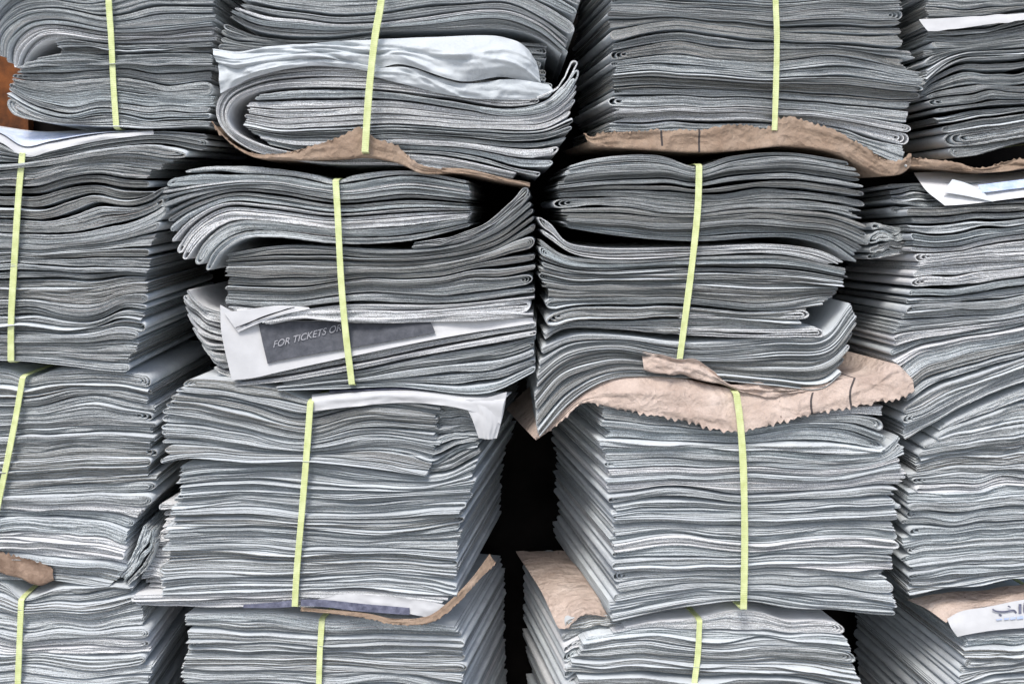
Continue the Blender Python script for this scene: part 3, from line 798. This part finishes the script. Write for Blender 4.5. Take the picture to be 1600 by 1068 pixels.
b.sheet('torn_kraft', [[(1003,550,-6),(1030,552,-10),(1060,560,-12),(1090,562,-12),(1115,580,-10),(1142,600,-8),(1180,597,-6),(1205,602,-6),(1250,606,-6),(1306,598,-4)],
                       [(1006,578,-7),(1030,583,-10),(1060,584,-12),(1090,592,-12),(1115,597,-12),(1142,606,-10),(1180,618,-10),(1205,620,-9),(1250,612,-8),(1306,604,-5)]],
        'kraft_warm', nu=160, nv=12, wrinkle=.003, creases=6, edge=2.2, back=('bottom', .15, .0), label='torn kraft paper folded up over the strap')
for q in ([(1060,488),(1180,487),(1262,483)], [(1060,497),(1180,499),(1264,498)]), ([(1060,512),(1180,514),(1282,511)], [(1060,524),(1180,526),(1286,527)]):
    b.papers([(0, q[0]), (1, q[1])], 1, left='open', right='fold', J=2, thin=.55, dy=-.005, gap=0, rag=(0,0), jut=0, mats=('edge_light','white'))
b.strap([(1090,260),(1088,320),(1080,400),(1070,480),(1060,558)], 13, lift=.011)

b = Bundle('third-row bundle of the third column under a broad pinkish kraft sheet', 1170, 965, y0=-0.002, k=-0.17, kz=0.02, depth=0.32)
b.papers([(0, [(932,628),(1050,636),(1150,650),(1260,636),(1388,628)]),
          (.18, [(930,692),(1050,692),(1155,698),(1260,696),(1386,700)]),
          (.24, [(936,712),(1050,706),(1155,714),(1330,714),(1385,704),(1410,676)]),
          (.32, [(942,740),(1050,735),(1155,742),(1330,734),(1416,714)]),
          (.6, [(950,825),(1050,818),(1157,822),(1300,818),(1406,812)]),
          (.85, [(950,915),(1050,905),(1157,905),(1300,905),(1404,912)]),
          (1, [(948,972),(1050,952),(1157,938),(1250,950),(1402,962)])], 29, left='mix', right='mix', rag=(12,14), jut=.4, gap=.13, mats=('edge','page'))
M['kraft_marked_b'] = mat_kraft('kraft_paper_dashed', [(.735, .0028, .35, 2), (.835, .0028, -1, 2)], True)
M['kraft_pink'] = mat_kraft('kraft_paper_pink', (), True)
b.sheet('kraft_wrapper', [[(834,684,6),(868,652,2),(905,620,0),(950,594,0),(1050,590,0),(1150,608,0),(1250,606,-2),(1320,592,-4),(1372,585,-6),(1398,568,-8),(1426,592,-8)],
                          [(836,686,4),(872,656,-2),(908,626,-5),(955,614,-8),(1050,622,-10),(1150,640,-11),(1250,630,-10),(1325,616,-10),(1372,606,-11),(1400,598,-14),(1428,602,-11)],
                          [(838,688,2),(876,660,-4),(912,630,-7),(960,640,-11),(1050,656,-13),(1150,676,-13),(1250,654,-12),(1330,638,-12),(1372,630,-13),(1402,626,-14),(1430,612,-12)]],
        'kraft_marked_b', nu=330, nv=16, serr=('bottom', 56, 9), wrinkle=.0016, wf=(5,2), creases=9, back=('top', .2, .0), label='broad kraft paper sheet with serrated lower edge')
b.strap([(1146,612),(1150,640),(1155,700),(1158,800),(1158,880),(1157,942)], 14, lift=.018)

b = Bundle('bottom bundle of the third column with a brown kraft scrap hanging at its left', 1110, 1262, y0=0.008, k=-0.16, kz=-0.01, depth=0.29)
b.papers([(0, [(960,982),(1020,970),(1090,966),(1150,952),(1230,962),(1320,974)]),
          (.10, [(905,1002),(1000,996),(1090,1002),(1230,1000),(1330,1004)]),
          (.3, [(882,1062),(1000,1055),(1088,1060),(1230,1056),(1352,1076)]),
          (1, [(885,1262),(1088,1262),(1355,1262)])], 24, left='mix', right='mix', rag=(18,8), gap=.14)
b.papers([(0, [(880,975),(930,965),(1000,975)]), (1, [(880,1110),(940,1110),(1000,1110)])], 9, left='fold', right='open', dy=.012, rag=(10,2), gap=.2)
b.sheet('kraft_wrapper', [[(806,862,250),(850,860,250),(900,862,250),(980,868,250)], [(826,892,160),(862,890,150),(905,894,140),(980,900,130)],
                        [(848,928,80),(880,926,70),(912,926,62),(975,936,54)], [(868,972,24),(884,975,16),(912,954,18),(960,962,20)], [(872,980,14),(884,982,10),(906,962,9),(930,958,12)]],
        'kraft_pink', nu=60, nv=26, wrinkle=.0016, creases=3, edge=1.5, label='brown kraft sheet with one corner hanging into the dark gap')
b.strap([(1092,969),(1089,1020),(1083,1070),(1075,1262)], 12)

# ---- column D, rightmost
b = Bundle('top bundle of the rightmost column with a thin white page sticking out', 1600, 262, y0=0.014)
b.papers([(0, [(1436,-150),(1560,-150),(1760,-150)]), (1, [(1440,24),(1540,22),(1600,12),(1760,-5)])], 12, left='mix', right='open', rag=(12,4))
b.papers([(0, [(1444,62),(1500,66),(1600,52),(1760,38)]), (.25, [(1440,108),(1480,92),(1540,84),(1620,76),(1760,60)]),
          (.4, [(1438,146),(1460,128),(1510,110),(1600,100),(1760,86)]),
          (.6, [(1450,168),(1520,158),(1600,150),(1760,136)]),
          (1, [(1484,248),(1530,242),(1600,222),(1760,196)])], 14, left='mix', right='open', rag=(12,2), gap=.2, mats=('edge_dark','page'))
b.papers([(0, [(1442,26),(1540,24),(1600,16),(1760,0)]), (1, [(1446,62),(1510,66),(1600,52),(1760,38)])], 3, left='open', right='open', mats=('edge_dark','page'), rag=(4, 2), dy=.004)
b.sheet('white_page', [[(1436,31,-4),(1480,29,-5),(1600,20,-5),(1760,6,-5)], [(1450,50,-8),(1480,47,-8),(1600,32,-8),(1760,16,-8)]], 'blank', nu=60, nv=6, wrinkle=.0008, edge=1,
        label='thin white page sticking out near the top')
b.sheet('kraft_wrapper', [[(1422,246,0),(1450,247,-4),(1490,252,-5),(1530,262,-6),(1570,252,-7),(1600,246,-7),(1760,230,-6)],
                          [(1424,260,0),(1450,262,-5),(1490,265,-6),(1540,270,-8),(1570,268,-8),(1600,264,-8),(1760,250,-7)]], 'kraft', nu=170, serr=('top', 34, 5), creases=4, wrinkle=.0022,
        back=('bottom', .2, 0), label='crumpled reddish kraft paper beneath the bundle')
b.strap([(1690,-152),(1690,50),(1688,210)], 12)

b = Bundle('second-row bundle of the rightmost column, white page with a blue printed strip on top', 1600, 690, y0=0.0, kz=-0.03)
b.papers([(0, [(1412,322),(1478,323),(1540,316),(1600,312),(1760,296)]),
          (.24, [(1420,388),(1460,388),(1540,378),(1600,372),(1760,360)]),
          (.30, [(1424,414),(1470,405),(1540,398),(1600,392),(1760,380)]),
          (.48, [(1408,470),(1480,465),(1600,450),(1760,432)]),
          (.60, [(1396,508),(1480,505),(1600,486),(1760,466)]),
          (.72, [(1390,550),(1430,538),(1510,525),(1600,508),(1760,486)]),
          (.80, [(1404,590),(1450,572),(1520,556),(1600,538),(1760,505)]),
          (1, [(1404,692),(1440,672),(1500,636),(1560,608),(1620,588),(1760,560)])], 27, left='mix', right='open', rag=(10,2), gap=.16, jut=.3)
b.sheet('white_page', [[(1428,270,50),(1480,268,60),(1540,272,70),(1600,268,70),(1760,255,70)],
                       [(1446,296,10),(1500,296,12),(1560,290,14),(1600,286,14),(1760,272,14)],
                       [(1476,321,-6),(1510,319,-6),(1560,313,-6),(1600,308,-6),(1760,294,-6)]], 'white', nu=60, nv=12, wrinkle=.001, label='white page lying on top of the bundle')
b.sheet('blue_print', [[(1528,289,8),(1600,280,8),(1760,262,8)], [(1534,301,-3),(1600,293,-3),(1760,276,-3)]], 'blue', nu=40, nv=4, wrinkle=0, label='blue printed strip on the white page')
b.sheet('folded_corner', [[(1488,280,4),(1510,286,4),(1532,296,0)], [(1474,300,-4),(1510,306,-6),(1552,315,-9)]], 'page', nu=20, nv=8, wrinkle=.0005, label='grey folded page corner')
b.papers([(0, [(1372,336),(1396,346),(1450,352)]), (1, [(1366,408),(1396,402),(1450,396)])], 4, left='fold', right='open', dy=.03, rag=(6,2), gap=.2, J=2, splay=(.4,0), mats=('edge','page'))
b.papers([(0, [(1392,284),(1480,282),(1600,280)]), (.5, [(1398,306),(1480,308),(1600,300)]), (1, [(1404,334),(1480,338),(1600,326)])], 5, left='mix', right='open', dy=.028, rag=(14,2), gap=.15)
b.strap([(1690,303),(1688,420),(1684,572)], 12)

b = Bundle('third-row bundle of the rightmost column, dense even grey pages', 1600, 925, y0=0.006, k=-0.02)
b.papers([(0, [(1478,662),(1530,634),(1600,604),(1760,574)]), (.2, [(1428,706),(1480,694),(1560,684),(1620,678),(1760,672)]),
          (.5, [(1412,800),(1500,792),(1600,788),(1760,785)]), (.8, [(1408,882),(1500,870),(1600,862),(1760,850)]),
          (1, [(1408,930),(1480,920),(1600,902),(1760,890)])], 22, left='mix', right='open', rag=(16,2), gap=.1)
b.strap([(1700,590),(1697,750),(1694,893)], 12)

b = Bundle('bottom bundle of the rightmost column topped by a white page with blue lettering', 1620, 1262, y0=0.0, k=-0.08, kz=-0.02)
b.papers([(0, [(1500,994),(1600,986),(1760,978)]), (.18, [(1498,1042),(1540,1036),(1600,1030),(1760,1025)]),
          (.4, [(1482,1088),(1540,1062),(1600,1056),(1760,1050)]),
          (1, [(1488,1262),(1600,1262),(1760,1262)])], 21, left='mix', right='open', rag=(8,2), jut=.3)
b.sheet('kraft_wrapper', [[(1418,936,60),(1470,926,50),(1530,922,50),(1600,912,50),(1760,896,50)], [(1450,952,30),(1480,946,20),(1540,942,16),(1600,928,20),(1760,914,20)],
                          [(1478,972,6),(1500,957,2),(1540,948,2),(1600,937,8),(1760,922,8)]], 'kraft_pink', nu=60, nv=12, wrinkle=.002, creases=3, label='pale kraft paper over the top of the bundle')
wp = b.sheet('white_page', [[(1480,966,2),(1500,955,-2),(1545,947,-2),(1600,936,0),(1760,920,0)], [(1486,980,-4),(1500,976,-6),(1545,970,-6),(1600,962,-6),(1760,950,-6)],
                       [(1496,994,-5),(1510,991,-8),(1545,985,-8),(1600,980,-8),(1760,970,-8)]], 'blank', nu=60, nv=10, wrinkle=.0003, label='white page with blue lettering')
for pts, w_, m_ in (([(1551,951),(1556,954),(1570,955),(1585,953),(1588,957)], 2.6, 'navy'), ([(1561,959),(1565,961)], 2.6, 'navy'), ([(1575,946),(1579,948)], 2, 'navy'),
                    ([(1594,943),(1594,958)], 4.5, 'navy'), ([(1602,941),(1602,956),(1610,956)], 4.5, 'navy'),
                    ([(1557,967.5),(1566,966.5)], 2.0, 'blue'), ([(1569,966.5),(1577,965.5)], 2.4, 'blue'), ([(1579,966),(1587,964.5)], 3.2, 'blue'), ([(1589,965),(1599,963.5)], 4, 'blue')):
    strip(b, pts, w_, -8.2 if pts[0][1] > 962 else -6.2, m_, 'printed_letter', parent=wp)
b.strap([(1700,974),(1696,1100),(1692,1262)], 12)
